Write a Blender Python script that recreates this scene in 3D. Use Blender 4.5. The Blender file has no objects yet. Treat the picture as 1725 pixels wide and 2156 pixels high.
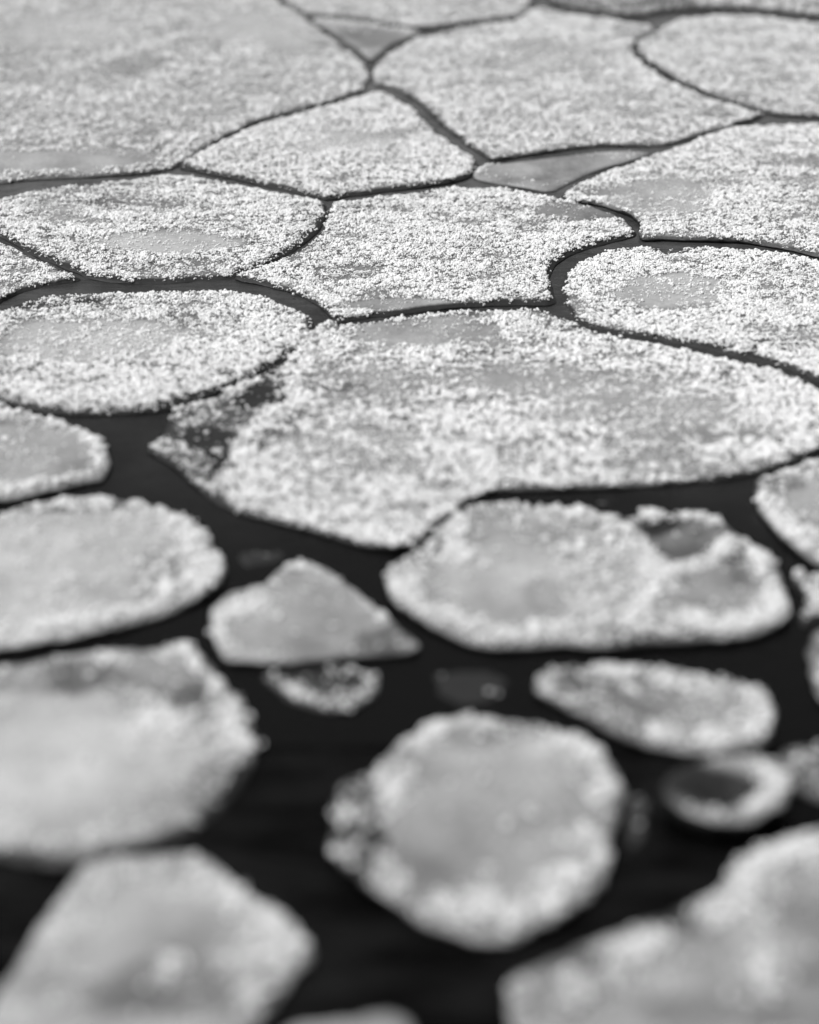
import bpy, math, random
import numpy as np
from mathutils import Vector

# ------------------------------------------------------------------ camera
scene = bpy.context.scene
C = scene.collection
R = math.radians
PITCH, VFOV, CAM_H = R(28.0), R(28.0), 1.30
UW, UH = 1725.0, 2156.0                       # grid in which the outlines below were measured
FPX = UH / 2 / math.tan(VFOV / 2)
cp, sp_ = math.cos(PITCH), math.sin(PITCH)

def ground(u, v, z=0.0):
    """point of the ice plane seen at (u, v); works on arrays"""
    a = (np.asarray(u, float) - UW / 2) / FPX
    b = (UH / 2 - np.asarray(v, float)) / FPX
    dy = cp + b * sp_
    dz = -sp_ + b * cp
    t = (z - CAM_H) / dz
    return np.stack([a * t, dy * t], -1)

cam_d = bpy.data.cameras.new('camera')
cam = bpy.data.objects.new('camera', cam_d)
C.objects.link(cam)
cam.location = (0, 0, CAM_H)
cam.rotation_euler = (R(90) - PITCH, 0, 0)
cam_d.sensor_fit = 'VERTICAL'
cam_d.sensor_height = 36.0
cam_d.lens = 18.0 / math.tan(VFOV / 2)
cam_d.clip_start = 0.05
cam_d.clip_end = 3000
cam_d.dof.use_dof = True
FOCUS_V = 550.0
gp = ground(862.5, FOCUS_V)
cam_d.dof.focus_distance = float(gp[1] * cp + CAM_H * sp_)
cam_d.dof.aperture_fstop = cam_d.lens / 54.0
cam_d.dof.aperture_blades = 0
scene.camera = cam

# ------------------------------------------------------------------ sky and sun (black and white photograph: neutral light)
SUN_EL, SUN_AZ = R(58), R(-100)                # azimuth from the view direction, negative = left
w = bpy.data.worlds.new('World')
scene.world = w
w.use_nodes = True
nt = w.node_tree
bg = nt.nodes['Background']
sky = nt.nodes.new('ShaderNodeTexSky')
sky.sky_type = 'NISHITA'
sky.sun_disc = False
sky.sun_elevation = SUN_EL
sky.sun_rotation = SUN_AZ
sky.air_density = 1.0
sky.dust_density = 3.0
bw = nt.nodes.new('ShaderNodeRGBToBW')
nt.links.new(sky.outputs[0], bw.inputs[0])
nt.links.new(bw.outputs[0], bg.inputs[0])
bg.inputs[1].default_value = 0.075
ld = bpy.data.lights.new('sun', 'SUN')
ld.energy = 2.3
ld.angle = R(40)
sun = bpy.data.objects.new('sun', ld)
C.objects.link(sun)
sdir = Vector((math.sin(SUN_AZ) * math.cos(SUN_EL), math.cos(SUN_AZ) * math.cos(SUN_EL), math.sin(SUN_EL)))
sun.rotation_euler = sdir.to_track_quat('Z', 'Y').to_euler()
sun.location = sdir * 20
scene.view_settings.view_transform = 'Standard'
scene.view_settings.look = 'None'
scene.view_settings.exposure = 0.84
scene.view_settings.gamma = 1.0
scene.render.resolution_x = 819
scene.render.resolution_y = 1024

rng = np.random.default_rng(7)
random.seed(7)

# ------------------------------------------------------------------ materials
def mat(name):
    m = bpy.data.materials.new(name)
    m.use_nodes = True
    n = m.node_tree.nodes
    l = m.node_tree.links
    return m, n, l, n['Principled BSDF']

def gray(v):
    return (v, v, v, 1)

def noise(n, l, scale, detail=4, rough=0.55, vec=None):
    t = n.new('ShaderNodeTexNoise')
    t.inputs['Scale'].default_value = scale
    t.inputs['Detail'].default_value = detail
    t.inputs['Roughness'].default_value = rough
    if vec is not None:
        l.new(vec, t.inputs['Vector'])
    return t

# water: dark, glossy, gently rippled with a little grey slush in it
m_water, n, l, p = mat('sea_water')
geo = n.new('ShaderNodeNewGeometry')
mp = n.new('ShaderNodeMapping')
mp.inputs['Scale'].default_value = (1, 2.6, 1)
mp.inputs['Rotation'].default_value = (0, 0, 0.25)
l.new(geo.outputs['Position'], mp.inputs[0])
n1 = noise(n, l, 7, 6, 0.6, mp.outputs[0])
rp = n.new('ShaderNodeValToRGB')
rp.color_ramp.elements[0].position = 0.42
rp.color_ramp.elements[0].color = gray(0.0004)
rp.color_ramp.elements[1].position = 0.72
rp.color_ramp.elements[1].color = gray(0.009)
l.new(n1.outputs[0], rp.inputs[0])
l.new(rp.outputs[0], p.inputs['Base Color'])
p.inputs['Roughness'].default_value = 0.07
p.inputs['IOR'].default_value = 1.33
p.inputs['Specular IOR Level'].default_value = 0.11
n2 = noise(n, l, 22, 5, 0.6, mp.outputs[0])
b = n.new('ShaderNodeBump')
b.inputs['Strength'].default_value = 0.8
b.inputs['Distance'].default_value = 0.006
l.new(n2.outputs[0], b.inputs['Height'])
l.new(b.outputs[0], p.inputs['Normal'])

# ice: 'tone' runs from clear dark ice (0) to cloudy white ice (1)
m_ice, n, l, p = mat('cloudy_ice')
geo = n.new('ShaderNodeNewGeometry')
at = n.new('ShaderNodeAttribute')
at.attribute_name = 'tone'
na = noise(n, l, 14, 6, 0.6, geo.outputs['Position'])
nb = noise(n, l, 130, 4, 0.6, geo.outputs['Position'])
mth = n.new('ShaderNodeMath'); mth.operation = 'MULTIPLY_ADD'
l.new(na.outputs[0], mth.inputs[0]); mth.inputs[1].default_value = 0.42
l.new(at.outputs['Fac'], mth.inputs[2])
mt2 = n.new('ShaderNodeMath'); mt2.operation = 'MULTIPLY_ADD'
l.new(nb.outputs[0], mt2.inputs[0]); mt2.inputs[1].default_value = 0.34
l.new(mth.outputs[0], mt2.inputs[2])
mt3 = n.new('ShaderNodeMath'); mt3.operation = 'SUBTRACT'
l.new(mt2.outputs[0], mt3.inputs[0]); mt3.inputs[1].default_value = 0.38
rp = n.new('ShaderNodeValToRGB')
e = rp.color_ramp.elements
e[0].position = 0.0; e[0].color = gray(0.018)
e[1].position = 1.0; e[1].color = gray(0.50)
x = e.new(0.30); x.color = gray(0.12)
x = e.new(0.62); x.color = gray(0.28)
l.new(mt3.outputs[0], rp.inputs[0])
l.new(rp.outputs[0], p.inputs['Base Color'])
p.inputs['Roughness'].default_value = 0.55
p.inputs['Specular IOR Level'].default_value = 0.35
p.inputs['IOR'].default_value = 1.31
b = n.new('ShaderNodeBump')
b.inputs['Strength'].default_value = 0.6
b.inputs['Distance'].default_value = 0.002
l.new(nb.outputs[0], b.inputs['Height'])
l.new(b.outputs[0], p.inputs['Normal'])

# wet edge: clear waterlogged ice at the waterline
m_edge, n, l, p = mat('wet_clear_ice')
geo = n.new('ShaderNodeNewGeometry')
na = noise(n, l, 60, 4, 0.6, geo.outputs['Position'])
rp = n.new('ShaderNodeValToRGB')
rp.color_ramp.elements[0].position = 0.4
rp.color_ramp.elements[0].color = gray(0.006)
rp.color_ramp.elements[1].position = 0.8
rp.color_ramp.elements[1].color = gray(0.045)
l.new(na.outputs[0], rp.inputs[0])
l.new(rp.outputs[0], p.inputs['Base Color'])
p.inputs['Roughness'].default_value = 0.35
p.inputs['IOR'].default_value = 1.31

# frost: loose white crystals
m_frost, n, l, p = mat('frost_crystals')
geo = n.new('ShaderNodeNewGeometry')
na = noise(n, l, 160, 3, 0.6, geo.outputs['Position'])
rp = n.new('ShaderNodeValToRGB')
rp.color_ramp.elements[0].position = 0.3
rp.color_ramp.elements[0].color = gray(0.67)
rp.color_ramp.elements[1].position = 0.7
rp.color_ramp.elements[1].color = gray(0.78)
l.new(na.outputs[0], rp.inputs[0])
l.new(rp.outputs[0], p.inputs['Base Color'])
p.inputs['Roughness'].default_value = 0.8
p.inputs['Specular IOR Level'].default_value = 0.2
tr = n.new('ShaderNodeBsdfTranslucent')
l.new(rp.outputs[0], tr.inputs[0])
mx = n.new('ShaderNodeMixShader')
mx.inputs[0].default_value = 0.08
l.new(p.outputs[0], mx.inputs[1]); l.new(tr.outputs[0], mx.inputs[2])
l.new(mx.outputs[0], n['Material Output'].inputs[0])

# thin skin of grease ice on the still water between the packed floes
m_skin, n, l, p = mat('grease_ice_skin')
at = n.new('ShaderNodeAttribute')
at.attribute_name = 'tone'
geo = n.new('ShaderNodeNewGeometry')
mp = n.new('ShaderNodeMapping')
mp.inputs['Scale'].default_value = (1, 3.0, 1)
mp.inputs['Rotation'].default_value = (0, 0, 0.3)
l.new(geo.outputs['Position'], mp.inputs[0])
na = noise(n, l, 26, 6, 0.65, mp.outputs[0])
ma = n.new('ShaderNodeMath'); ma.operation = 'MULTIPLY'
l.new(at.outputs['Fac'], ma.inputs[0]); l.new(na.outputs[0], ma.inputs[1])
rp = n.new('ShaderNodeValToRGB')
rp.color_ramp.elements[0].position = 0.0
rp.color_ramp.elements[0].color = gray(0.0008)
rp.color_ramp.elements[1].position = 0.7
rp.color_ramp.elements[1].color = gray(0.085)
l.new(ma.outputs[0], rp.inputs[0])
l.new(rp.outputs[0], p.inputs['Base Color'])
p.inputs['Roughness'].default_value = 0.25
p.inputs['IOR'].default_value = 1.31
p.inputs['Specular IOR Level'].default_value = 0.32
b = n.new('ShaderNodeBump')
b.inputs['Strength'].default_value = 0.5
b.inputs['Distance'].default_value = 0.002
l.new(na.outputs[0], b.inputs['Height'])
l.new(b.outputs[0], p.inputs['Normal'])

# ------------------------------------------------------------------ numpy noise
def _hash(ix, iy, seed):
    h = (ix.astype(np.int64) * 374761393 + iy.astype(np.int64) * 668265263 + seed * 974634777) & 0xffffffff
    h = ((h ^ (h >> 13)) * 1274126177) & 0xffffffff
    h = h ^ (h >> 16)
    return (h & 0xffffff) / float(0xffffff)

def vnoise(x, y, seed=0):
    ix = np.floor(x); iy = np.floor(y)
    fx = x - ix; fy = y - iy
    fx = fx * fx * (3 - 2 * fx); fy = fy * fy * (3 - 2 * fy)
    a = _hash(ix, iy, seed); b_ = _hash(ix + 1, iy, seed)
    c = _hash(ix, iy + 1, seed); d = _hash(ix + 1, iy + 1, seed)
    return (a * (1 - fx) + b_ * fx) * (1 - fy) + (c * (1 - fx) + d * fx) * fy

def fbm(x, y, scale, seed=0, octv=4, gain=0.55):
    s = 0; a = 1; t = 0
    cx, cy = x / scale, y / scale
    for k in range(octv):
        s = s + a * vnoise(cx * 0.87 - cy * 0.5 + k * 17.3, cx * 0.5 + cy * 0.87 - k * 9.1, seed + k * 13)
        t += a; a *= gain; cx = cx * 2.03; cy = cy * 2.03
    return s / t

def smooth(a, b_, x):
    t = np.clip((x - a) / (b_ - a), 0, 1)
    return t * t * (3 - 2 * t)

# ------------------------------------------------------------------ outline tools
def resample(pts, n_out):
    P = np.asarray(pts, float)
    m = len(P)
    out = []
    for i in range(m):                                   # closed centripetal-ish Catmull-Rom
        p0, p1, p2, p3 = P[i - 1], P[i], P[(i + 1) % m], P[(i + 2) % m]
        for t in np.linspace(0, 1, 12, endpoint=False):
            out.append(0.5 * ((2 * p1) + (-p0 + p2) * t + (2 * p0 - 5 * p1 + 4 * p2 - p3) * t * t
                              + (-p0 + 3 * p1 - 3 * p2 + p3) * t ** 3))
    Q = np.array(out)
    return Q

def by_length(Q, n_out):
    Z = np.vstack([Q, Q[:1]])
    s = np.concatenate([[0], np.cumsum(np.linalg.norm(np.diff(Z, axis=0), axis=1))])
    t = np.linspace(0, s[-1], n_out, endpoint=False)
    return np.stack([np.interp(t, s, Z[:, 0]), np.interp(t, s, Z[:, 1])], 1), s[-1]

def seg_dist(P, poly, chunk=4000):
    A = poly; B = np.roll(poly, -1, 0); D = B - A
    L2 = (D ** 2).sum(1) + 1e-12
    out = np.empty(len(P))
    for i in range(0, len(P), chunk):
        p_ = P[i:i + chunk, None, :]
        t = np.clip(((p_ - A) * D).sum(2) / L2, 0, 1)
        q = A + t[..., None] * D
        out[i:i + chunk] = np.sqrt(((p_ - q) ** 2).sum(2)).min(1)
    return out

def inside(P, poly):
    x, y = P[:, 0], P[:, 1]
    c = np.zeros(len(P), bool)
    X1, Y1 = poly[:, 0], poly[:, 1]
    X2, Y2 = np.roll(X1, -1), np.roll(Y1, -1)
    for a, b_, c1, d in zip(X1, Y1, X2, Y2):
        k = (b_ > y) != (d > y)
        if b_ != d:
            c ^= k & (x < (c1 - a) * (y - b_) / (d - b_) + a)
    return c

# ------------------------------------------------------------------ mesh tools
def np_mesh(name, V, F, material, parent, tone=None, smooth_=True):
    me = bpy.data.meshes.new(name)
    V = np.ascontiguousarray(V, np.float32); F = np.ascontiguousarray(F, np.int32)
    k = F.shape[1]
    me.vertices.add(len(V)); me.vertices.foreach_set('co', V.ravel())
    me.loops.add(F.size); me.loops.foreach_set('vertex_index', F.ravel())
    me.polygons.add(len(F))
    me.polygons.foreach_set('loop_start', np.arange(0, F.size, k, dtype=np.int32))
    me.polygons.foreach_set('loop_total', np.full(len(F), k, np.int32))
    me.polygons.foreach_set('use_smooth', np.full(len(F), smooth_))
    if tone is not None:
        a = me.attributes.new('tone', 'FLOAT', 'POINT')
        a.data.foreach_set('value', np.asarray(tone, np.float32))
    me.update(calc_edges=True)
    me.materials.append(material)
    o = bpy.data.objects.new(name, me)
    C.objects.link(o)
    if parent is not None:
        o.parent = parent
        o.matrix_parent_inverse = parent.matrix_basis.inverted()
    return o

OCT_V = np.array([[1, 0, 0], [-1, 0, 0], [0, 1, 0], [0, -1, 0], [0, 0, 1], [0, 0, -1]], float)
OCT_F = np.array([[0, 2, 4], [2, 1, 4], [1, 3, 4], [3, 0, 4], [2, 0, 5], [1, 2, 5], [3, 1, 5], [0, 3, 5]])
g = (1 + 5 ** .5) / 2
ICO_V = np.array([[-1, g, 0], [1, g, 0], [-1, -g, 0], [1, -g, 0], [0, -1, g], [0, 1, g], [0, -1, -g], [0, 1, -g],
                  [g, 0, -1], [g, 0, 1], [-g, 0, -1], [-g, 0, 1]], float) / math.sqrt(1 + g * g)
ICO_F = np.array([[0, 11, 5], [0, 5, 1], [0, 1, 7], [0, 7, 10], [0, 10, 11], [1, 5, 9], [5, 11, 4], [11, 10, 2],
                  [10, 7, 6], [7, 1, 8], [3, 9, 4], [3, 4, 2], [3, 2, 6], [3, 6, 8], [3, 8, 9], [4, 9, 5],
                  [2, 4, 11], [6, 2, 10], [8, 6, 7], [9, 8, 1]])

def beads(P, rad, BV, BF):
    """many small lumpy crystals: P (n,3) centres, rad (n,)"""
    n_ = len(P)
    q = rng.normal(size=(n_, 4)); q /= np.linalg.norm(q, axis=1)[:, None]
    w_, x, y, z = q.T
    M = np.empty((n_, 3, 3))
    M[:, 0] = np.stack([1 - 2 * (y * y + z * z), 2 * (x * y - z * w_), 2 * (x * z + y * w_)], 1)
    M[:, 1] = np.stack([2 * (x * y + z * w_), 1 - 2 * (x * x + z * z), 2 * (y * z - x * w_)], 1)
    M[:, 2] = np.stack([2 * (x * z - y * w_), 2 * (y * z + x * w_), 1 - 2 * (x * x + y * y)], 1)
    sc = rng.uniform(0.82, 1.18, (n_, 1, 3))
    B = BV[None] * sc * rng.uniform(0.90, 1.10, (n_, len(BV), 1))
    V = np.einsum('nij,nkj->nki', M, B) * rad[:, None, None] + P[:, None, :]
    F = BF[None] + (np.arange(n_) * len(BV))[:, None, None]
    return V.reshape(-1, 3), F.reshape(-1, 3)

# ------------------------------------------------------------------ one floe
WATER = -0.009
GROUP = 'pancake ice floes packed on the dark water'
count = [0]

def floe(label, pts, tone=0.55, frost=1.0, rim=0.0, rim_w=0.03, size=1.0, patches=(), height=0.0, ledge=0.0,
         bowl=0.0, rough=1.0, cat='ice floe', name='ice_floe', centre=None, group=GROUP, free=None, lumps=(), lump_gain=1.0, edge_bare=0.004):
    """frost: share of the top under crystals; rim: strength of the heaped rim; patches: (u, v, ru, rv, frost*, tone+, power)"""
    k = count[0]; count[0] += 1
    size = size * 0.66 if size < 1.4 else 0.68 + 0.21 * size
    seed = 100 + 37 * k
    z0 = height + (((k * 7919) % 13) - 6) * 0.00022
    Q = resample(pts, 0)
    G = ground(Q[:, 0], Q[:, 1])
    G, L = by_length(G, 900)
    cen = ground(*centre) if centre else G.mean(0)
    # crumbly outline
    tang = np.roll(G, -1, 0) - np.roll(G, 1, 0)
    nor = np.stack([tang[:, 1], -tang[:, 0]], 1) / (np.linalg.norm(tang, axis=1)[:, None] + 1e-9)
    if ((G - cen) * nor).sum() < 0: nor = -nor
    packed = frost > 0.6
    wob = (fbm(G[:, 0], G[:, 1], 0.035, seed, 4, 0.65) - 0.5) * (0.008 if packed else 0.012) * rough
    G = G + nor * (wob + (0.0022 if packed else 0.0))[:, None]
    poly, L = by_length(G, int(min(420, max(120, L / 0.006))))
    root = bpy.data.objects.new(name, None)
    root.empty_display_size = 0.05
    C.objects.link(root)
    root.location = (cen[0], cen[1], 0)
    root['label'] = label; root['category'] = cat; root['group'] = group
    bpy.context.view_layer.update()
    PG = [(ground(pu, pv), (ground(pu + ru, pv) - ground(pu, pv))[0],
           abs((ground(pu, pv - rv) - ground(pu, pv + rv))[1]) / 2, fm, ta, (pw[0] if pw else 1.0))
          for (pu, pv, ru, rv, fm, ta, *pw) in patches]
    LG = [(np.array([ground(a, b_) for a, b_ in line]), ww, hh) for (line, ww, hh) in lumps]

    def fields(P, d):
        x, y = P[:, 0], P[:, 1]
        lo = fbm(x, y, 0.16, seed + 1, 3)
        mid = fbm(x * 0.8, y * 1.2, 0.045, seed + 2, 4)
        fi = fbm(x, y, 0.0095 * max(size, 0.8), seed + 3, 3)
        fr = frost * (0.30 + 1.15 * smooth(0.28, 0.62, 0.40 * lo + 0.60 * mid)) * (1 - 0.55 * (1 - smooth(0.0, 0.010, d + 0.014 * (mid - 0.5))))
        kk = 1.0 if frost > 0.5 else 1.8
        tn = tone + kk * (0.24 * (lo - 0.5) + 0.16 * (mid - 0.5))
        h = 0.006 * (lo - 0.5) + 0.003 * (mid - 0.5)
        st = fbm(x * 0.45 + 0.2 * y, y * 1.9, 0.045, seed + 9, 3)
        if packed: fr = (fr * (1 - 0.30 * smooth(0.05, 0.13, d)) + 0.35 * np.exp(-((d - 0.030) / 0.016) ** 2) * smooth(0.3, 0.6, lo)) *  (0.55 + 0.75 * smooth(0.3, 0.6, st)); h = h + 0.0016 * (st - 0.5)
        if ledge:
            q = 1 - smooth(ledge * 0.4, ledge, d + 0.012 * (mid - 0.5))
            tn = tn - 0.45 * q; fr = fr * (1 - 0.75 * q); h = h - 0.0025 * q
        q = 1 - smooth(0.0, 0.013 if packed else 0.007, d + 0.010 * (mid - .5) + 0.004 * (fi - .5))
        tn = tn - (0.08 + 0.27 * min(frost, 1.0)) * q
        rimf = np.exp(-((d - rim_w * (0.25 + 0.7 * mid)) / (rim_w * 0.55)) ** 2) * smooth(0.25, 0.62, 0.4 * mid + 0.6 * lo + 0.08)
        tn = tn + 0.30 * rim * rimf * (0.3 + fi)
        h = h + 0.005 * rim * rimf * (0.35 + 1.3 * mid)
        fr = fr + rim * rimf * 1.0
        for (c, ra, rb, fm, ta, pw) in PG:
            rr = np.sqrt(((x - c[0]) / ra) ** 2 + ((y - c[1]) / rb) ** 2) + 0.75 * (mid - 0.5) + 0.35 * (lo - 0.5)
            q = (1 - smooth(0.72, 1.12, rr)) * pw
            fr = fr * (1 - q) + fr * fm * q
            tn = tn + ta * q
            if fm > 1.5: h = h + 0.0008 * q * (0.4 + mid)
        for (ln, ww, hh) in LG:
            dd = np.full(len(P), 9.0)
            for a, b_ in zip(ln[:-1], ln[1:]):
                D = b_ - a
                t = np.clip(((P - a) @ D) / (D @ D), 0, 1)
                dd = np.minimum(dd, np.linalg.norm(P - (a + t[:, None] * D), axis=1))
            q = np.exp(-(dd / ww) ** 2) * (0.35 + 1.3 * mid)
            h = h + 0.7 * hh * q; fr = fr + 1.5 * q * lump_gain; tn = tn + 0.5 * q * lump_gain
        if bowl:
            h = h - bowl * smooth(0.0, 0.055, d - 0.012) + bowl * 0.35
            tn = tn - 0.25 * smooth(0.02, 0.05, d)
        cr = smooth(0.45, 0.75, fi) * np.clip(fr, 0, 1.2)
        h = h + 0.0011 * cr * min(size, 1.6)
        tn = tn - 0.30 * np.clip(fr, 0, 1) * (1 - smooth(0.5, 0.75, fi))
        h = h - 0.0035 * np.exp(-np.maximum(d, 0) / 0.004)
        return fr, tn, h + z0

    # slab top: rings from the edge to the middle
    N = len(poly)
    nr = 64
    s_ = 1 - np.linspace(0, 1, nr) ** 1.25 * 0.995
    T = cen[None, None] + (poly[None] - cen) * s_[:, None, None]
    P = T.reshape(-1, 2)
    d = seg_dist(P, poly)
    fr, tn, h = fields(P, d)
    V = np.column_stack([P, h])
    i = np.arange(N); j = (i + 1) % N
    F = []
    orient = np.sum(poly[:, 0] * np.roll(poly[:, 1], -1) - np.roll(poly[:, 0], -1) * poly[:, 1]) > 0
    for r in range(nr - 1):
        a, b_ = r * N + i, r * N + j
        c, e_ = (r + 1) * N + j, (r + 1) * N + i
        F.append(np.stack([a, b_, c, e_] if orient else [a, e_, c, b_], 1))
    np_mesh('ice_slab', V, np.vstack(F), m_ice, root, tn)
    # wet edge: curls under from the top down into the water
    nn = nor_of(poly, cen)
    prof = [(0.0, None), (0.0010, -0.0022), (0.0004, -0.0050), (-0.0030, -0.0085), (-0.009, -0.013), (-0.012, -0.024)]
    hr = h[:N]
    rows = []
    bot = (WATER if free is None else free)
    for (off, dz) in prof:
        z = hr - 0.0003 if dz is None else np.minimum(hr - 0.001, hr * 0.3 + z0 * 0.7 + dz)
        if dz is not None and dz < -0.012: z = np.full(N, bot - 0.018)
        rows.append(np.column_stack([poly + nn * (off + 0.0), z]))
    V = np.vstack(rows)
    F = []
    for r in range(len(prof) - 1):
        a, b_ = r * N + i, r * N + j
        c, e_ = (r + 1) * N + j, (r + 1) * N + i
        F.append(np.stack([a, e_, c, b_] if orient else [a, b_, c, e_], 1))
    np_mesh('wet_edge', V, np.vstack(F), m_edge, root)
    # frost crystals in little heaps
    mn, mx = poly.min(0), poly.max(0)
    ycl = ground(862, -90)[1]
    mx[1] = min(mx[1], ycl)
    if True:
        area = (mx[0] - mn[0]) * (mx[1] - mn[1])
        yc = np.clip(cen[1], 1.2, 5.0)
        sp = 0.0053 * size * (1.0 + 0.30 * abs(yc - 3.1))
        nc = int(area / sp ** 2 * 1.25)
        P = rng.uniform(mn, mx, (nc, 2))
        # only what lies near the pictured stretch
        vis = np.abs(P[:, 0]) < 0.23 * P[:, 1] + 0.30
        P = P[vis]
        P = P[inside(P, poly)]
        if len(P):
            d = seg_dist(P, poly)
            fr, tn, h = fields(P, d)
            cl = fbm(P[:, 0], P[:, 1], 0.0095 * max(size, 0.8), seed + 3, 3)
            keep = (rng.random(len(P)) < np.clip(fr, 0, 1) * (0.32 + 1.25 * smooth(0.28, 0.58, cl))) & (d > edge_bare * rng.random(len(P)) + 0.0025 * (size > 0.95))
            P, h, fr, cl, d = P[keep], h[keep], fr[keep], cl[keep], d[keep]
        if len(P):
            cs = size * rng.lognormal(0, 0.28, len(P)) * (0.75 + 0.55 * np.clip(fr, 0, 1.3) * cl)
            nb_ = np.clip(rng.poisson(3.6 * np.clip(cs / size, 0.4, 1.8)), 1, 9)
            idx = np.repeat(np.arange(len(P)), nb_)
            csr = cs[idx]
            off = rng.normal(size=(len(idx), 2)) * (0.0021 * csr)[:, None]
            ro = np.linalg.norm(off, axis=1) / (0.0021 * csr)
            up = 0.0026 * csr * np.exp(-ro ** 2 * 0.5) * rng.uniform(0.1, 1.15, len(idx)) 
            rad = 0.00135 * csr * rng.uniform(0.65, 1.4, len(idx))
            Z = h[idx] + up + rad * 0.4
            B3 = np.column_stack([P[idx] + off, Z])
            near_focus = abs(yc - gp[1]) < 0.9
            V, F = beads(B3, rad * 1.12, ICO_V if near_focus else OCT_V * 1.1, ICO_F if near_focus else OCT_F)
            o = np_mesh('frost_cover', V, F, m_frost, root)
            o['kind'] = 'stuff'
    return root

def nor_of(G, cen):
    tang = np.roll(G, -1, 0) - np.roll(G, 1, 0)
    nor = np.stack([tang[:, 1], -tang[:, 0]], 1) / (np.linalg.norm(tang, axis=1)[:, None] + 1e-9)
    if ((G - cen) * nor).sum() < 0: nor = -nor
    return nor

# ------------------------------------------------------------------ the setting
def structure_plane(name, z, s, m):
    V = np.array([[-s, -s, z], [s, -s, z], [s, s, z], [-s, s, z]], float)
    o = np_mesh(name, V, np.array([[0, 1, 2, 3]]), m, None)
    o['kind'] = 'structure'
    return o
structure_plane('water', WATER, 900, m_water)
gx, gy = np.meshgrid(np.linspace(-2.2, 2.2, 221), np.linspace(1.9, 6.4, 226))
gx = gx.ravel(); gy = gy.ravel()
thick = smooth(2.2, 4.3, gy + 0.5 * (fbm(gx, gy, 0.3, 5, 3) - 0.5)) * (0.55 + 0.7 * smooth(0.3, 0.7, fbm(gx, gy, 0.12, 8, 4)))
gi = np.arange(225)[:, None] * 221 + np.arange(220)[None]
gi = gi.ravel()
skin = np_mesh('grease_ice', np.column_stack([gx, gy, np.full(len(gx), WATER + 0.0012)]),
               np.stack([gi, gi + 1, gi + 222, gi + 221], 1), m_skin, None, thick)
skin['kind'] = 'stuff'
skin['label'] = 'thin grey skin of grease ice on the still water between the packed floes'
skin['category'] = 'grease ice'

# ------------------------------------------------------------------ the floes (outlines measured on the photograph, laid on the water plane)
floe('broad floe filling the far upper left, smooth grey strip along its near edge',
     [(-420, 60), (-300, -110), (120, -150), (480, -90), (560, -30), (590, 5), (618, 20), (650, 44), (690, 74), (733, 108),
      (762, 130), (774, 152), (766, 178), (730, 197), (660, 219), (600, 234), (545, 250), (490, 276), (440, 302),
      (405, 322), (375, 343), (350, 352), (290, 361), (200, 366), (100, 370), (0, 380), (-150, 400), (-330, 380), (-430, 240)],
     tone=0.62, frost=1.15, size=1.2,
     patches=[(20, 338, 300, 24, 0.02, -0.05), (200, 342, 90, 22, 0.1, -0.02), (285, 140, 75, 28, 0.25, -0.12),
              (560, 60, 130, 40, 0.15, 0.10), (140, 60, 160, 40, 0.35, 0.08), (640, 100, 80, 20, .3, -.05), (440, 240, 90, 14, .4, -.05)])
floe('far floe cut by the top edge of the photo above the small grey wedge',
     [(590, -20), (640, -90), (900, -130), (1120, -100), (1135, -30), (1112, 8), (1090, 28), (1030, 37), (960, 46), (900, 54),
      (850, 50), (790, 40), (730, 32), (660, 27), (635, 20)], tone=0.66, frost=1.0, size=1.3)
floe('small grey wedge of bare ice in the gap below the far top floe',
     [(660, 40), (720, 41), (790, 50), (850, 60), (888, 66), (855, 78), (818, 95), (797, 114), (783, 122), (766, 113),
      (738, 90), (702, 65)], tone=0.50, frost=0.10, size=1.5, patches=[(760, 75, 80, 22, 0.1, -0.05)],
     lumps=[([(668, 42), (790, 54), (860, 64)], 0.012, 0.002)])
floe('large white many sided floe at upper centre, its near corner touching the clear ice wedge',
     [(788, 152), (800, 126), (840, 100), (885, 79), (940, 65), (1015, 52), (1090, 42), (1130, 17), (1180, 24), (1235, 33),
      (1290, 42), (1345, 50), (1376, 58), (1352, 74), (1330, 92), (1332, 112), (1350, 133), (1385, 157), (1432, 183),
      (1485, 204), (1540, 222), (1592, 236), (1603, 241), (1560, 255), (1500, 272), (1440, 290), (1390, 301), (1330, 302),
      (1270, 302), (1210, 307), (1150, 316), (1090, 325), (1045, 331), (1028, 327), (992, 303), (952, 272), (915, 240),
      (884, 210), (852, 190), (812, 178), (790, 170)], tone=0.62, frost=1.3, size=1.15,
     patches=[(1330, 70, 60, 14, 0.2, -0.1), (1530, 240, 50, 12, .4, -.1), (1150, 130, 120, 30, .7, .05)], centre=(1190, 190))
floe('round snow dusted floe at the far right edge behind the curved dark crack',
     [(1342, 92), (1356, 80), (1395, 62), (1430, 44), (1490, 34), (1560, 32), (1640, 40), (1725, 50), (1850, 60), (2000, 90),
      (2050, 160), (1960, 225), (1830, 245), (1725, 242), (1670, 240), (1622, 234), (1572, 219), (1522, 202), (1472, 184),
      (1422, 162), (1382, 135), (1352, 112)], tone=0.62, frost=1.3, size=1.2,
     patches=[(1385, 75, 60, 12, 0.25, -0.12)])
floe('grey slushy floe strip along the top right edge of the photo, beyond the round one',
     [(1170, -110), (1500, -160), (1900, -120), (2000, 0), (1850, 32), (1725, 30), (1640, 22), (1560, 16), (1480, 14), (1410, 18),
      (1340, 30), (1270, 24), (1210, 14), (1165, 0), (1145, -40)], tone=0.36, frost=0.6, size=1.3,
     patches=[(1300, 10, 200, 14, .5, -.08)])
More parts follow.
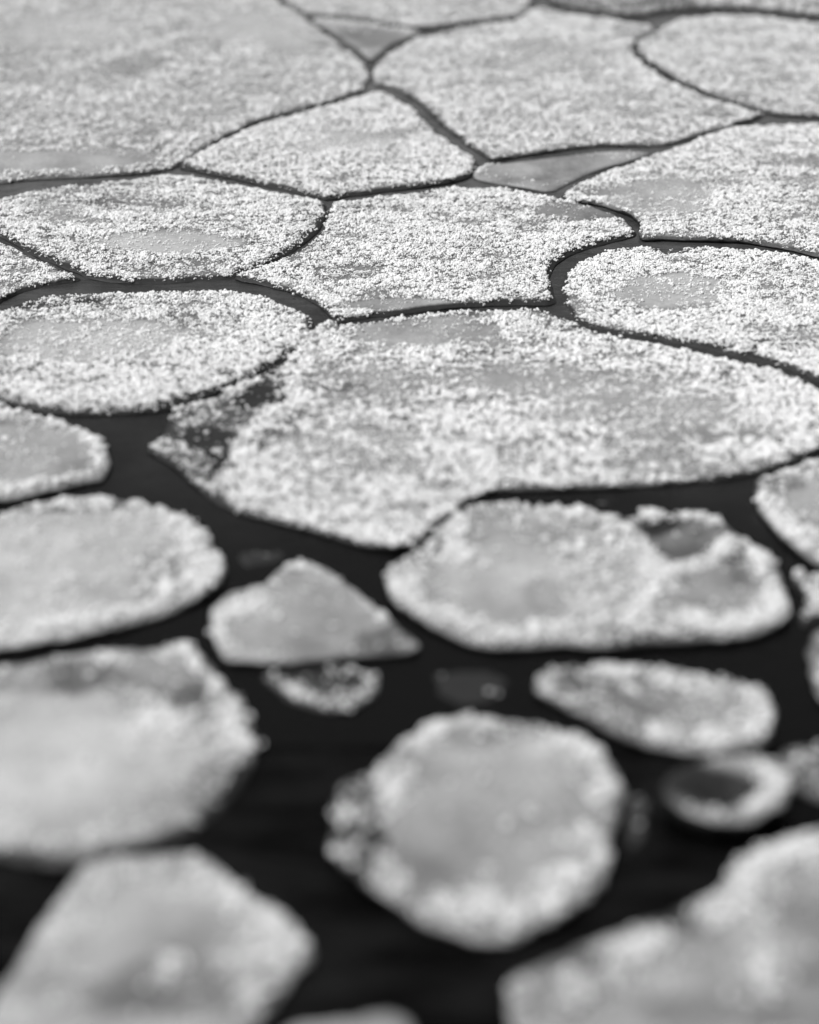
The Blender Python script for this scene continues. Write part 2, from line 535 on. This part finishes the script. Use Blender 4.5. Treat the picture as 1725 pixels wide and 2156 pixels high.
floe('diamond shaped snowy floe at upper middle left, pointing down to a three way crack',
     [(380, 346), (410, 328), (455, 305), (520, 272), (580, 251), (640, 236), (700, 221), (757, 203), (790, 195), (822, 201),
      (850, 216), (880, 240), (915, 272), (952, 303), (985, 325), (1002, 340), (1003, 350), (990, 364), (968, 375),
      (930, 383), (870, 391), (800, 399), (740, 407), (690, 414), (665, 408), (600, 394), (520, 377), (460, 365), (405, 354)],
     tone=0.58, frost=1.25, size=1.0, ledge=0.012,
     patches=[(700, 300, 150, 26, 0.5, 0.14), (500, 330, 70, 16, .55, -.1)])
floe('oval frosted floe at the middle left with a smooth pale patch near its centre',
     [(-70, 455), (-30, 430), (20, 410), (60, 398), (120, 388), (200, 380), (300, 371), (370, 365), (430, 371), (500, 385),
      (580, 400), (640, 411), (678, 422), (687, 434), (679, 456), (668, 479), (648, 500), (608, 525), (560, 548), (520, 566),
      (478, 579), (420, 583), (350, 587), (280, 587), (220, 583), (180, 574), (140, 557), (85, 535), (35, 508), (-10, 485), (-60, 470)],
     tone=0.50, frost=1.1, ledge=0.020,
     patches=[(330, 508, 150, 24, 0.22, 0.24), (220, 425, 60, 9, .4, -.15), (640, 480, 30, 60, .45, -.15), (170, 448, 90, 14, .6, .05)])
floe('small frosted floe poking in at the left edge between two oval floes',
     [(-260, 560), (-180, 505), (-60, 490), (0, 506), (40, 524), (90, 549), (140, 569), (168, 580), (150, 585), (100, 593),
      (50, 606), (10, 622), (-20, 638), (-100, 660), (-220, 640)], tone=0.55, frost=0.95, ledge=0.010)
floe('oval frosted floe at the left below the wide dark crescent of water',
     [(-120, 740), (-90, 690), (-40, 662), (10, 645), (60, 628), (120, 616), (180, 611), (250, 612), (320, 610), (400, 608), (480, 611),
      (540, 620), (600, 637), (640, 654), (658, 672), (655, 692), (640, 716), (612, 742), (575, 765), (530, 787), (480, 808),
      (430, 828), (380, 845), (330, 857), (260, 863), (180, 866), (130, 862), (70, 852), (10, 838), (-50, 820), (-100, 790)],
     tone=0.50, frost=1.1, size=1.05, ledge=0.016,
     patches=[(200, 715, 190, 52, 0.35, 0.22), (420, 840, 120, 16, 0.35, -0.25), (110, 635, 100, 12, .5, -.3), (600, 745, 60, 22, .5, -.25)])
floe('frosted floe in the middle of the photo with a hooked corner by the broken crack',
     [(698, 428), (750, 421), (800, 413), (860, 405), (930, 396), (1000, 394), (1070, 398), (1120, 407), (1165, 417), (1220, 427),
      (1265, 437), (1300, 449), (1322, 464), (1334, 480), (1331, 491), (1285, 503), (1235, 517), (1195, 533), (1166, 553),
      (1154, 578), (1160, 600), (1167, 620), (1168, 630), (1145, 636), (1080, 634), (1000, 637), (930, 643), (860, 651),
      (790, 659), (730, 667), (712, 669), (700, 660), (683, 642), (652, 623), (610, 607), (560, 594), (510, 583), (498, 580),
      (512, 572), (560, 556), (612, 531), (652, 507), (680, 480), (692, 452)],
     tone=0.50, frost=1.15, ledge=0.012, centre=(930, 530),
     patches=[(1215, 440, 120, 20, 0.10, -0.12), (860, 640, 130, 13, 0.05, 0.02), (745, 450, 45, 22, 0.5, -0.22), (740, 575, 80, 20, .35, -.1),
              (1130, 632, 90, 8, .4, -.2), (1165, 575, 16, 40, .5, -.2)],
     lumps=[([(600, 598), (660, 618), (700, 640)], 0.012, 0.004), ([(1180, 480), (1230, 472), (1300, 478)], 0.010, 0.003)])
floe('thin smooth wedge of clear grey ice between the pointed floe and the centre floe',
     [(1000, 369), (1012, 350), (1038, 343), (1120, 333), (1210, 322), (1290, 316), (1368, 317), (1335, 332), (1280, 347),
      (1230, 364), (1192, 383), (1162, 397), (1120, 393), (1050, 381)], tone=0.52, frost=0.06, rough=0.4, height=-0.002,
     patches=[(1180, 350, 160, 26, 0.1, 0.0)], lumps=[([(1008, 362), (1022, 346), (1045, 342)], 0.007, 0.002)])
floe('wide frosted floe at the right edge with a smooth grey bay on its left',
     [(1186, 412), (1205, 398), (1240, 381), (1290, 358), (1350, 337), (1400, 320), (1450, 303), (1500, 284), (1550, 270),
      (1620, 264), (1725, 262), (1900, 270), (2020, 330), (2050, 440), (1980, 540), (1850, 556), (1725, 535), (1690, 527),
      (1640, 516), (1560, 505), (1480, 502), (1400, 500), (1358, 500), (1350, 490), (1350, 470), (1335, 455), (1305, 441),
      (1262, 427), (1215, 420)], tone=0.56, frost=1.05, size=1.0, centre=(1560, 400),
     patches=[(1385, 420, 140, 52, 0.18, 0.06), (1270, 400, 70, 14, .35, -.15), (1440, 495, 130, 10, .6, -.05)],
     lumps=[([(1310, 445), (1345, 470), (1368, 490)], 0.009, 0.004)])
floe('oval frosted floe at the right edge ringed by a curved dark channel',
     [(1186, 602), (1190, 582), (1206, 562), (1236, 544), (1276, 530), (1335, 520), (1400, 517), (1480, 518), (1560, 522),
      (1640, 529), (1725, 548), (1870, 590), (1960, 660), (1960, 770), (1860, 825), (1725, 791), (1690, 776), (1650, 763),
      (1600, 749), (1540, 736), (1480, 724), (1420, 711), (1360, 700), (1300, 692), (1252, 682), (1218, 667), (1198, 645), (1188, 625)],
     tone=0.52, frost=1.15, size=1.0, ledge=0.010,
     patches=[(1420, 605, 150, 32, 0.22, 0.18), (1320, 524, 140, 10, 0.4, -0.35), (1650, 725, 160, 14, .6, -.2)])
floe('largest floe, two frosted lobes fused across the centre with a dark bare wing',
     [(668, 694), (685, 682), (720, 684), (780, 677), (850, 666), (920, 658), (1000, 651), (1080, 648), (1140, 651), (1180, 664),
      (1215, 683), (1260, 699), (1340, 715), (1440, 738), (1560, 764), (1640, 782), (1690, 802), (1730, 828), (1762, 862),
      (1766, 905), (1725, 938), (1690, 953), (1640, 971), (1590, 987), (1540, 998), (1470, 1005), (1380, 1013), (1290, 1018),
      (1200, 1021), (1110, 1023), (1050, 1026), (1015, 1036), (978, 1057), (938, 1082), (902, 1112), (880, 1133), (850, 1146),
      (800, 1145), (740, 1133), (680, 1115), (620, 1100), (560, 1085), (500, 1067), (460, 1050), (430, 1026), (400, 1000),
      (365, 972), (332, 952), (316, 940), (343, 918), (357, 888), (366, 866), (400, 853), (440, 840), (490, 815), (550, 786),
      (602, 756), (638, 726)],
     tone=0.55, frost=1.15, size=1.15, centre=(960, 940),
     patches=[(480, 880, 135, 80, 0.20, -0.34), (420, 955, 120, 55, 0.24, -0.32), (565, 800, 80, 55, 0.25, -0.40), (460, 1000, 55, 65, .3, -.36), (900, 695, 170, 34, 0.10, 0.0),
              (800, 715, 90, 26, .35, 0), (1130, 800, 120, 42, 0.30, 0.0), (1330, 850, 220, 66, .5, .06), (760, 960, 150, 66, .7, .05), (880, 790, 160, 30, .6, 0), (1560, 1000, 60, 8, .3, -.3), (700, 812, 70, 8, .6, -.2)],
     lumps=[([(640, 730), (662, 700), (690, 686)], 0.014, 0.010), ([(615, 830), (620, 790), (655, 745)], 0.013, 0.003),
            ([(372, 865), (400, 856), (440, 850)], 0.005, 0.004), ([(485, 830), (520, 806)], 0.007, 0.003), ([(316, 940), (330, 938)], 0.006, 0.002),
            ([(515, 1000), (520, 930), (560, 880), (640, 840)], 0.016, 0.002), ([(1010, 950), (1030, 975)], 0.012, 0.004)])
floe('smooth grey floe with crumbly white back rim at the left edge, above mid height',
     [(-150, 880), (-60, 858), (0, 862), (60, 874), (125, 888), (180, 907), (216, 930), (232, 958), (230, 985), (216, 1003),
      (180, 1012), (120, 1028), (60, 1042), (0, 1052), (-90, 1065), (-180, 1040), (-210, 960)],
     tone=0.56, frost=0.12, size=1.6, rim=0.7, rim_w=0.022,
     patches=[(60, 885, 130, 12, 0.3, -0.25)], lumps=[([(-20, 870), (60, 884), (130, 892)], 0.012, 0.004),
     ([(180, 915), (216, 945), (226, 985)], 0.012, 0.004), ([(-20, 1035), (60, 1028), (90, 1020)], 0.012, 0.003)])
floe('big pale rounded floe at the left edge, white crumbs heaped on its right end',
     [(-160, 1160), (-90, 1105), (0, 1082), (60, 1062), (130, 1049), (200, 1046), (280, 1054), (340, 1069), (396, 1090), (428, 1118),
      (456, 1155), (474, 1188), (474, 1210), (452, 1238), (415, 1260), (368, 1280), (308, 1300), (240, 1320), (160, 1340),
      (80, 1355), (0, 1366), (-90, 1375), (-190, 1330), (-210, 1240)],
     tone=0.66, frost=0.16, size=2.0, rim=0.7, rim_w=0.035,
     patches=[(380, 1190, 90, 80, 3.5, 0.0), (200, 1070, 200, 14, 1.5, -0.25), (330, 1200, 60, 60, 1, -.12)],
     lumps=[([(375, 1110), (420, 1140), (455, 1200), (420, 1245)], 0.022, 0.005), ([(340, 1275), (240, 1305), (80, 1340), (-20, 1352)], 0.012, 0.003)])
floe('bare grey rounded triangular floe with a thin white ridge on its right side',
     [(445, 1290), (452, 1275), (482, 1247), (522, 1236), (557, 1226), (580, 1205), (608, 1191), (645, 1186), (682, 1193), (712, 1212),
      (742, 1238), (784, 1270), (824, 1304), (852, 1332), (872, 1347), (882, 1360), (850, 1372), (780, 1376), (700, 1381),
      (640, 1388), (598, 1393), (540, 1390), (482, 1386), (462, 1366), (447, 1330)],
     tone=0.50, frost=0.06, size=1.8, rim=0.12, rim_w=0.022,
     patches=[(820, 1345, 80, 30, 1, -0.30)],
     lumps=[([(745, 1247), (782, 1280), (815, 1308)], 0.007, 0.004), ([(452, 1285), (456, 1330), (470, 1370)], 0.012, 0.002),
            ([(620, 1197), (650, 1198)], 0.012, 0.003), ([(500, 1290), (540, 1270)], .02, .002)])
floe('small dark half sunk ice saucer with thin pale rim below the grey triangular floe',
     [(556, 1417), (598, 1408), (640, 1399), (690, 1396), (738, 1398), (776, 1414), (798, 1438), (786, 1462), (750, 1481),
      (710, 1488), (660, 1481), (612, 1462), (576, 1440)], tone=0.10, frost=0.05, size=1.6, height=-0.003,
     lumps=[([(562, 1418), (600, 1446), (640, 1466), (700, 1482), (750, 1474), (790, 1440), (770, 1416), (700, 1402)], 0.007, 0.001),
            ([(625, 1450), (640, 1462)], 0.008, 0.001)], edge_bare=0.0)
floe('frost edged floe of two joined lobes with a dark clear notch at its back',
     [(810, 1214), (822, 1192), (852, 1172), (902, 1134), (942, 1094), (964, 1075), (1002, 1065), (1060, 1062), (1140, 1066), (1200, 1075),
      (1255, 1084), (1300, 1092), (1345, 1090), (1400, 1087), (1450, 1087), (1495, 1094), (1532, 1112), (1572, 1138), (1608, 1164),
      (1636, 1198), (1648, 1240), (1664, 1285), (1666, 1298), (1642, 1313), (1596, 1333), (1538, 1346), (1470, 1348),
      (1400, 1352), (1330, 1360), (1260, 1362), (1180, 1356), (1100, 1361), (1040, 1363), (982, 1350), (932, 1328), (884, 1303),
      (844, 1274), (818, 1246)], tone=0.60, frost=0.40, size=1.6, rim=0.6, rim_w=0.032, centre=(1230, 1240),
     patches=[(1450, 1134, 175, 50, 0.05, -0.42), (1345, 1112, 90, 26, 0.05, -.46), (1580, 1190, 50, 50, .3, -.2), (1060, 1220, 160, 85, 0.12, 0.04), (1530, 1245, 110, 55, 0.10, -0.12), (1380, 1335, 130, 28, 0.8, -0.35), (890, 1160, 40, 40, .6, -.35),
              (1150, 1250, 50, 40, .8, -.15)],
     lumps=[([(1345, 1096), (1400, 1100), (1460, 1090), (1515, 1112)], 0.011, 0.005), ([(1230, 1085), (1310, 1125), (1370, 1180), (1390, 1230), (1350, 1290)], 0.017, 0.006),
            ([(955, 1100), (970, 1180)], 0.018, 0.003), ([(830, 1240), (930, 1300), (1060, 1340), (1160, 1330)], 0.013, 0.005),
            ([(1420, 1210), (1490, 1185), (1540, 1150)], 0.012, 0.003), ([(1590, 1165), (1630, 1240), (1655, 1300)], 0.014, 0.004),
            ([(1480, 1320), (1560, 1325), (1650, 1300)], 0.016, 0.004), ([(1400, 1215), (1450, 1195), (1530, 1165)], 0.010, 0.004)])
floe('ragged little slush floe at the right edge, touching the tip of the two lobed floe',
     [(1672, 1216), (1700, 1206), (1740, 1212), (1830, 1238), (1850, 1280), (1800, 1300), (1740, 1300), (1700, 1310), (1682, 1300),
      (1690, 1276), (1698, 1250)], tone=0.12, frost=0.4, size=2.0, rim=0.8, rim_w=0.02, height=-0.002,
     lumps=[([(1682, 1213), (1702, 1222)], 0.012, 0.004), ([(1690, 1290), (1710, 1275)], 0.012, 0.003)])
floe('pale floe with white crumbly left rim at the right edge, beside a dark triangular pool',
     [(1604, 1002), (1640, 994), (1690, 976), (1730, 966), (1860, 950), (1960, 1000), (1980, 1120), (1900, 1215), (1800, 1215), (1725, 1182),
      (1692, 1162), (1662, 1138), (1634, 1110), (1610, 1078), (1597, 1045), (1596, 1018)],
     tone=0.60, frost=0.7, size=1.5, rim=0.6, rim_w=0.025, patches=[(1640, 1015, 60, 14, .5, -.25), (1720, 1060, 60, 50, .4, .05)],
     lumps=[([(1606, 1015), (1608, 1060), (1640, 1105), (1700, 1150)], 0.014, 0.003)])
floe('very large pale floe at the left edge, dark grey shoulder along its back',
     [(-170, 1480), (-90, 1405), (0, 1393), (60, 1386), (150, 1373), (220, 1363), (300, 1360), (378, 1358), (410, 1366), (438, 1387),
      (466, 1420), (497, 1457), (520, 1496), (534, 1540), (534, 1578), (520, 1618), (496, 1656), (472, 1686), (450, 1710),
      (416, 1734), (376, 1754), (330, 1772), (288, 1783), (238, 1794), (188, 1812), (140, 1818), (80, 1813), (0, 1801),
      (-90, 1790), (-190, 1720), (-220, 1590)], tone=0.62, frost=0.06, size=2.1, rim=0.35, rim_w=0.04, ledge=0.018,
     patches=[(320, 1425, 250, 62, 1.0, -0.22), (420, 1500, 70, 60, 1, -.18), (60, 1430, 260, 34, 1, -0.2), (120, 1600, 300, 110, 1.0, 0.12), (380, 1540, 100, 34, 3.0, 0.12),
              (440, 1660, 60, 60, 1, -.15), (120, 1790, 150, 22, 1, -.12)],
     lumps=[([(400, 1370), (450, 1420), (505, 1510), (520, 1580)], 0.016, 0.003), ([(440, 1420), (470, 1450)], .016, .003),
            ([(330, 1520), (400, 1545)], 0.03, 0.003), ([(300, 1470), (320, 1480)], .014, .002)])
floe('pale angular floe at the bottom left corner, pointing right into black water',
     [(150, 1852), (180, 1822), (210, 1808), (258, 1800), (320, 1796), (380, 1792), (418, 1799), (448, 1817), (480, 1847), (540, 1890),
      (598, 1924), (636, 1962), (656, 1992), (648, 2022), (620, 2046), (600, 2080), (580, 2116), (540, 2150), (500, 2200),
      (440, 2260), (200, 2330), (-60, 2290), (-70, 2200), (-20, 2110), (20, 2055), (60, 1990), (92, 1930), (122, 1884)],
     tone=0.60, frost=0.05, size=2.2, rim=0.30, rim_w=0.05,
     patches=[(380, 2085, 200, 75, 1, -0.20), (270, 2125, 130, 50, 1, -0.14), (430, 1860, 160, 40, 2, 0.12), (560, 1990, 60, 60, 2, .12), (250, 1960, 60, 70, 1, .06)],
     lumps=[([(535, 2100), (540, 2110)], 0.016, 0.006), ([(360, 2020), (370, 2030)], 0.016, 0.003), ([(480, 1860), (600, 1940), (630, 1990)], 0.02, 0.002)])
floe('round grey disc floe alone in black water at the lower centre, heaped rim',
     [(694, 1740), (700, 1692), (726, 1652), (772, 1622), (812, 1592), (852, 1553), (902, 1524), (960, 1512), (1020, 1509), (1090, 1515),
      (1150, 1528), (1208, 1548), (1258, 1577), (1296, 1612), (1306, 1642), (1304, 1680), (1292, 1730), (1284, 1780),
      (1277, 1826), (1262, 1862), (1224, 1900), (1168, 1931), (1110, 1966), (1050, 1976), (990, 1971), (930, 1952),
      (870, 1926), (812, 1892), (754, 1848), (714, 1808), (695, 1776)],
     tone=0.50, frost=0.05, size=2.0, rim=0.30, rim_w=0.035, rough=1.6,
     patches=[(752, 1752, 60, 110, 0.5, -0.50), (770, 1650, 50, 30, 1, -0.3), (1040, 1960, 60, 14, 1, -0.2), (1080, 1545, 140, 14, 1, -.15)],
     lumps=[([(835, 1640), (825, 1680)], 0.018, 0.005), ([(735, 1720), (745, 1728)], 0.014, 0.005), ([(810, 1800), (806, 1900)], 0.016, 0.004), ([(705, 1790), (760, 1860)], 0.013, 0.003),
            ([(1280, 1650), (1260, 1700)], .012, .003), ([(1225, 1780), (1270, 1770), (1270, 1830)], 0.018, 0.005), ([(1160, 1850), (1215, 1858)], 0.015, 0.006),
            ([(930, 1918), (1000, 1900), (1060, 1925)], 0.018, 0.007), ([(1140, 1910), (1180, 1900)], 0.014, 0.004), ([(1180, 1560), (1262, 1598)], 0.014, 0.003), ([(880, 1560), (960, 1530), (1040, 1530)], 0.013, 0.003)])
floe('long grey lozenge floe with rough white back, just behind the small cup shaped one',
     [(1128, 1440), (1138, 1418), (1172, 1405), (1240, 1403), (1300, 1406), (1350, 1414), (1400, 1412), (1450, 1420), (1500, 1430),
      (1556, 1440), (1602, 1456), (1630, 1490), (1635, 1520), (1616, 1556), (1586, 1576), (1530, 1588), (1460, 1588),
      (1402, 1580), (1352, 1562), (1292, 1538), (1232, 1508), (1184, 1484), (1144, 1462)],
     tone=0.31, frost=0.12, size=1.9, rim=0.6, rim_w=0.028,
     patches=[(1330, 1500, 110, 35, 0.3, -0.02)],
     lumps=[([(1140, 1430), (1160, 1455)], 0.018, 0.003), ([(1250, 1415), (1330, 1425)], 0.016, 0.003), ([(1385, 1430), (1430, 1452), (1500, 1462)], 0.014, 0.006),
            ([(1560, 1460), (1610, 1475)], 0.016, 0.003), ([(1500, 1568), (1550, 1548), (1570, 1535)], 0.020, 0.004), ([(1610, 1500), (1600, 1540)], 0.012, 0.002)])
floe('small cup shaped pancake with raised white rim and dark hollow, right of the round disc',
     [(1396, 1690), (1404, 1660), (1442, 1634), (1500, 1618), (1568, 1616), (1626, 1626), (1656, 1656), (1662, 1688), (1644, 1720),
      (1606, 1742), (1550, 1754), (1482, 1746), (1424, 1724)],
     tone=0.50, frost=0.10, size=1.5, rim=0.3, rim_w=0.014, bowl=0.022, height=0.010, rough=0.9,
     patches=[(1475, 1684, 125, 48, 0.1, -0.40), (1425, 1660, 60, 40, .3, -.25)],
     lumps=[([(1615, 1650), (1635, 1685), (1600, 1720)], 0.016, 0.003)])
floe('dim grey floe at the right edge, just behind the small cup shaped one',
     [(1640, 1592), (1654, 1570), (1700, 1560), (1790, 1562), (1880, 1600), (1900, 1680), (1820, 1710), (1725, 1676), (1680, 1655),
      (1645, 1624)], tone=0.22, frost=0.05, size=1.8, height=-0.002, rim=0.3)
floe('sliver of a white crumbly floe at the right edge, beside the open dark water',
     [(1708, 1340), (1728, 1318), (1800, 1305), (1900, 1330), (1930, 1420), (1850, 1480), (1745, 1478), (1714, 1440), (1706, 1390)],
     tone=0.55, frost=0.3, size=1.8, rim=0.7, rim_w=0.025)
floe('huge pale floe filling the bottom right corner, lumpy white crest at its back',
     [(1074, 2070), (1092, 2046), (1150, 2024), (1230, 1990), (1292, 1964), (1370, 1936), (1440, 1906), (1506, 1872), (1542, 1830),
      (1588, 1796), (1640, 1764), (1700, 1742), (1800, 1728), (1920, 1750), (2040, 1860), (2080, 2050), (1980, 2240), (1740, 2330),
      (1400, 2330), (1170, 2290), (1096, 2190), (1070, 2115)], tone=0.47, frost=0.06, size=2.2, rim=0.25, rim_w=0.05,
     patches=[(1200, 2045, 180, 60, .3, -0.30), (1500, 2120, 160, 50, 1, -.12), (1620, 1980, 90, 60, 1, .10), (1420, 1930, 90, 30, .4, -.34), (1150, 2110, 110, 50, .4, -.2), (1650, 1830, 140, 60, 2.5, 0.15), (1400, 2110, 180, 50, 1, -0.05), (1700, 2150, 120, 40, 1, -.12)],
     lumps=[([(1300, 2070), (1315, 2015), (1370, 1990)], 0.016, 0.008), ([(1470, 1945), (1485, 1940)], 0.013, 0.006), ([(1545, 1890), (1600, 1830), (1680, 1780), (1720, 1790)], 0.024, 0.006),
            ([(1220, 2080), (1230, 2090)], .018, .003), ([(1085, 2075), (1080, 2110)], .012, .002), ([(1620, 2050), (1600, 2070)], .02, .002)])
floe('tip of a grey floe entering at the bottom edge between the two corner floes',
     [(604, 2172), (680, 2148), (740, 2142), (800, 2128), (838, 2130), (866, 2146), (880, 2180), (900, 2260), (740, 2300), (590, 2250)],
     tone=0.50, frost=0.03, size=2.2)

# drifting scraps: thin sodden pieces awash in the open water
def scrap(label, pts, lumps, tone=-0.05, frost=0.015):
    floe(label, pts, tone=tone, frost=frost, size=1.5, height=-0.0068, lumps=[(a_, b_ * 0.8, c_ * 0.5) for a_, b_, c_ in lumps], cat='ice scrap', name='ice_scrap',
         group='sodden scraps of ice awash in the open water', rough=1.6, edge_bare=0.0, lump_gain=0.18)
scrap('dark sodden ice scrap with few white crumbs, just behind the bare grey triangular floe',
      [(495, 1160), (520, 1150), (560, 1144), (590, 1142), (604, 1152), (596, 1168), (560, 1180), (520, 1182), (500, 1174)],
      [([(588, 1148), (596, 1156)], 0.005, 0.003), ([(556, 1174), (562, 1176)], 0.005, 0.003), ([(540, 1150), (548, 1154)], 0.004, .001)])
scrap('faint dark ice scrap awash right of the small saucer, flecked with white',
      [(905, 1410), (960, 1398), (1030, 1400), (1075, 1420), (1070, 1450), (1020, 1468), (960, 1470), (915, 1450)],
      [([(925, 1455), (932, 1458)], 0.006, 0.003), ([(1020, 1446), (1060, 1446)], 0.006, 0.001), ([(915, 1408), (925, 1410)], 0.005, 0.001)])
scrap('thin dark ice scrap with pale crumbs hugging the right side of the round disc',
      [(1318, 1680), (1335, 1665), (1362, 1668), (1372, 1700), (1362, 1745), (1340, 1770), (1318, 1760), (1312, 1720)],
      [([(1338, 1684), (1346, 1690)], 0.007, 0.003), ([(1336, 1722), (1352, 1728)], 0.006, 0.0015)])
scrap('small pale splinter of ice afloat in the narrow cove behind the two lobed floe',
      [(1245, 1046), (1262, 1040), (1285, 1043), (1292, 1051), (1270, 1056), (1250, 1054)], [([(1252, 1048), (1284, 1050)], 0.005, 0.002)], tone=.2)
print('objects', len(bpy.data.objects), 'verts', sum(len(m.vertices) for m in bpy.data.meshes), 'faces', sum(len(m.polygons) for m in bpy.data.meshes))
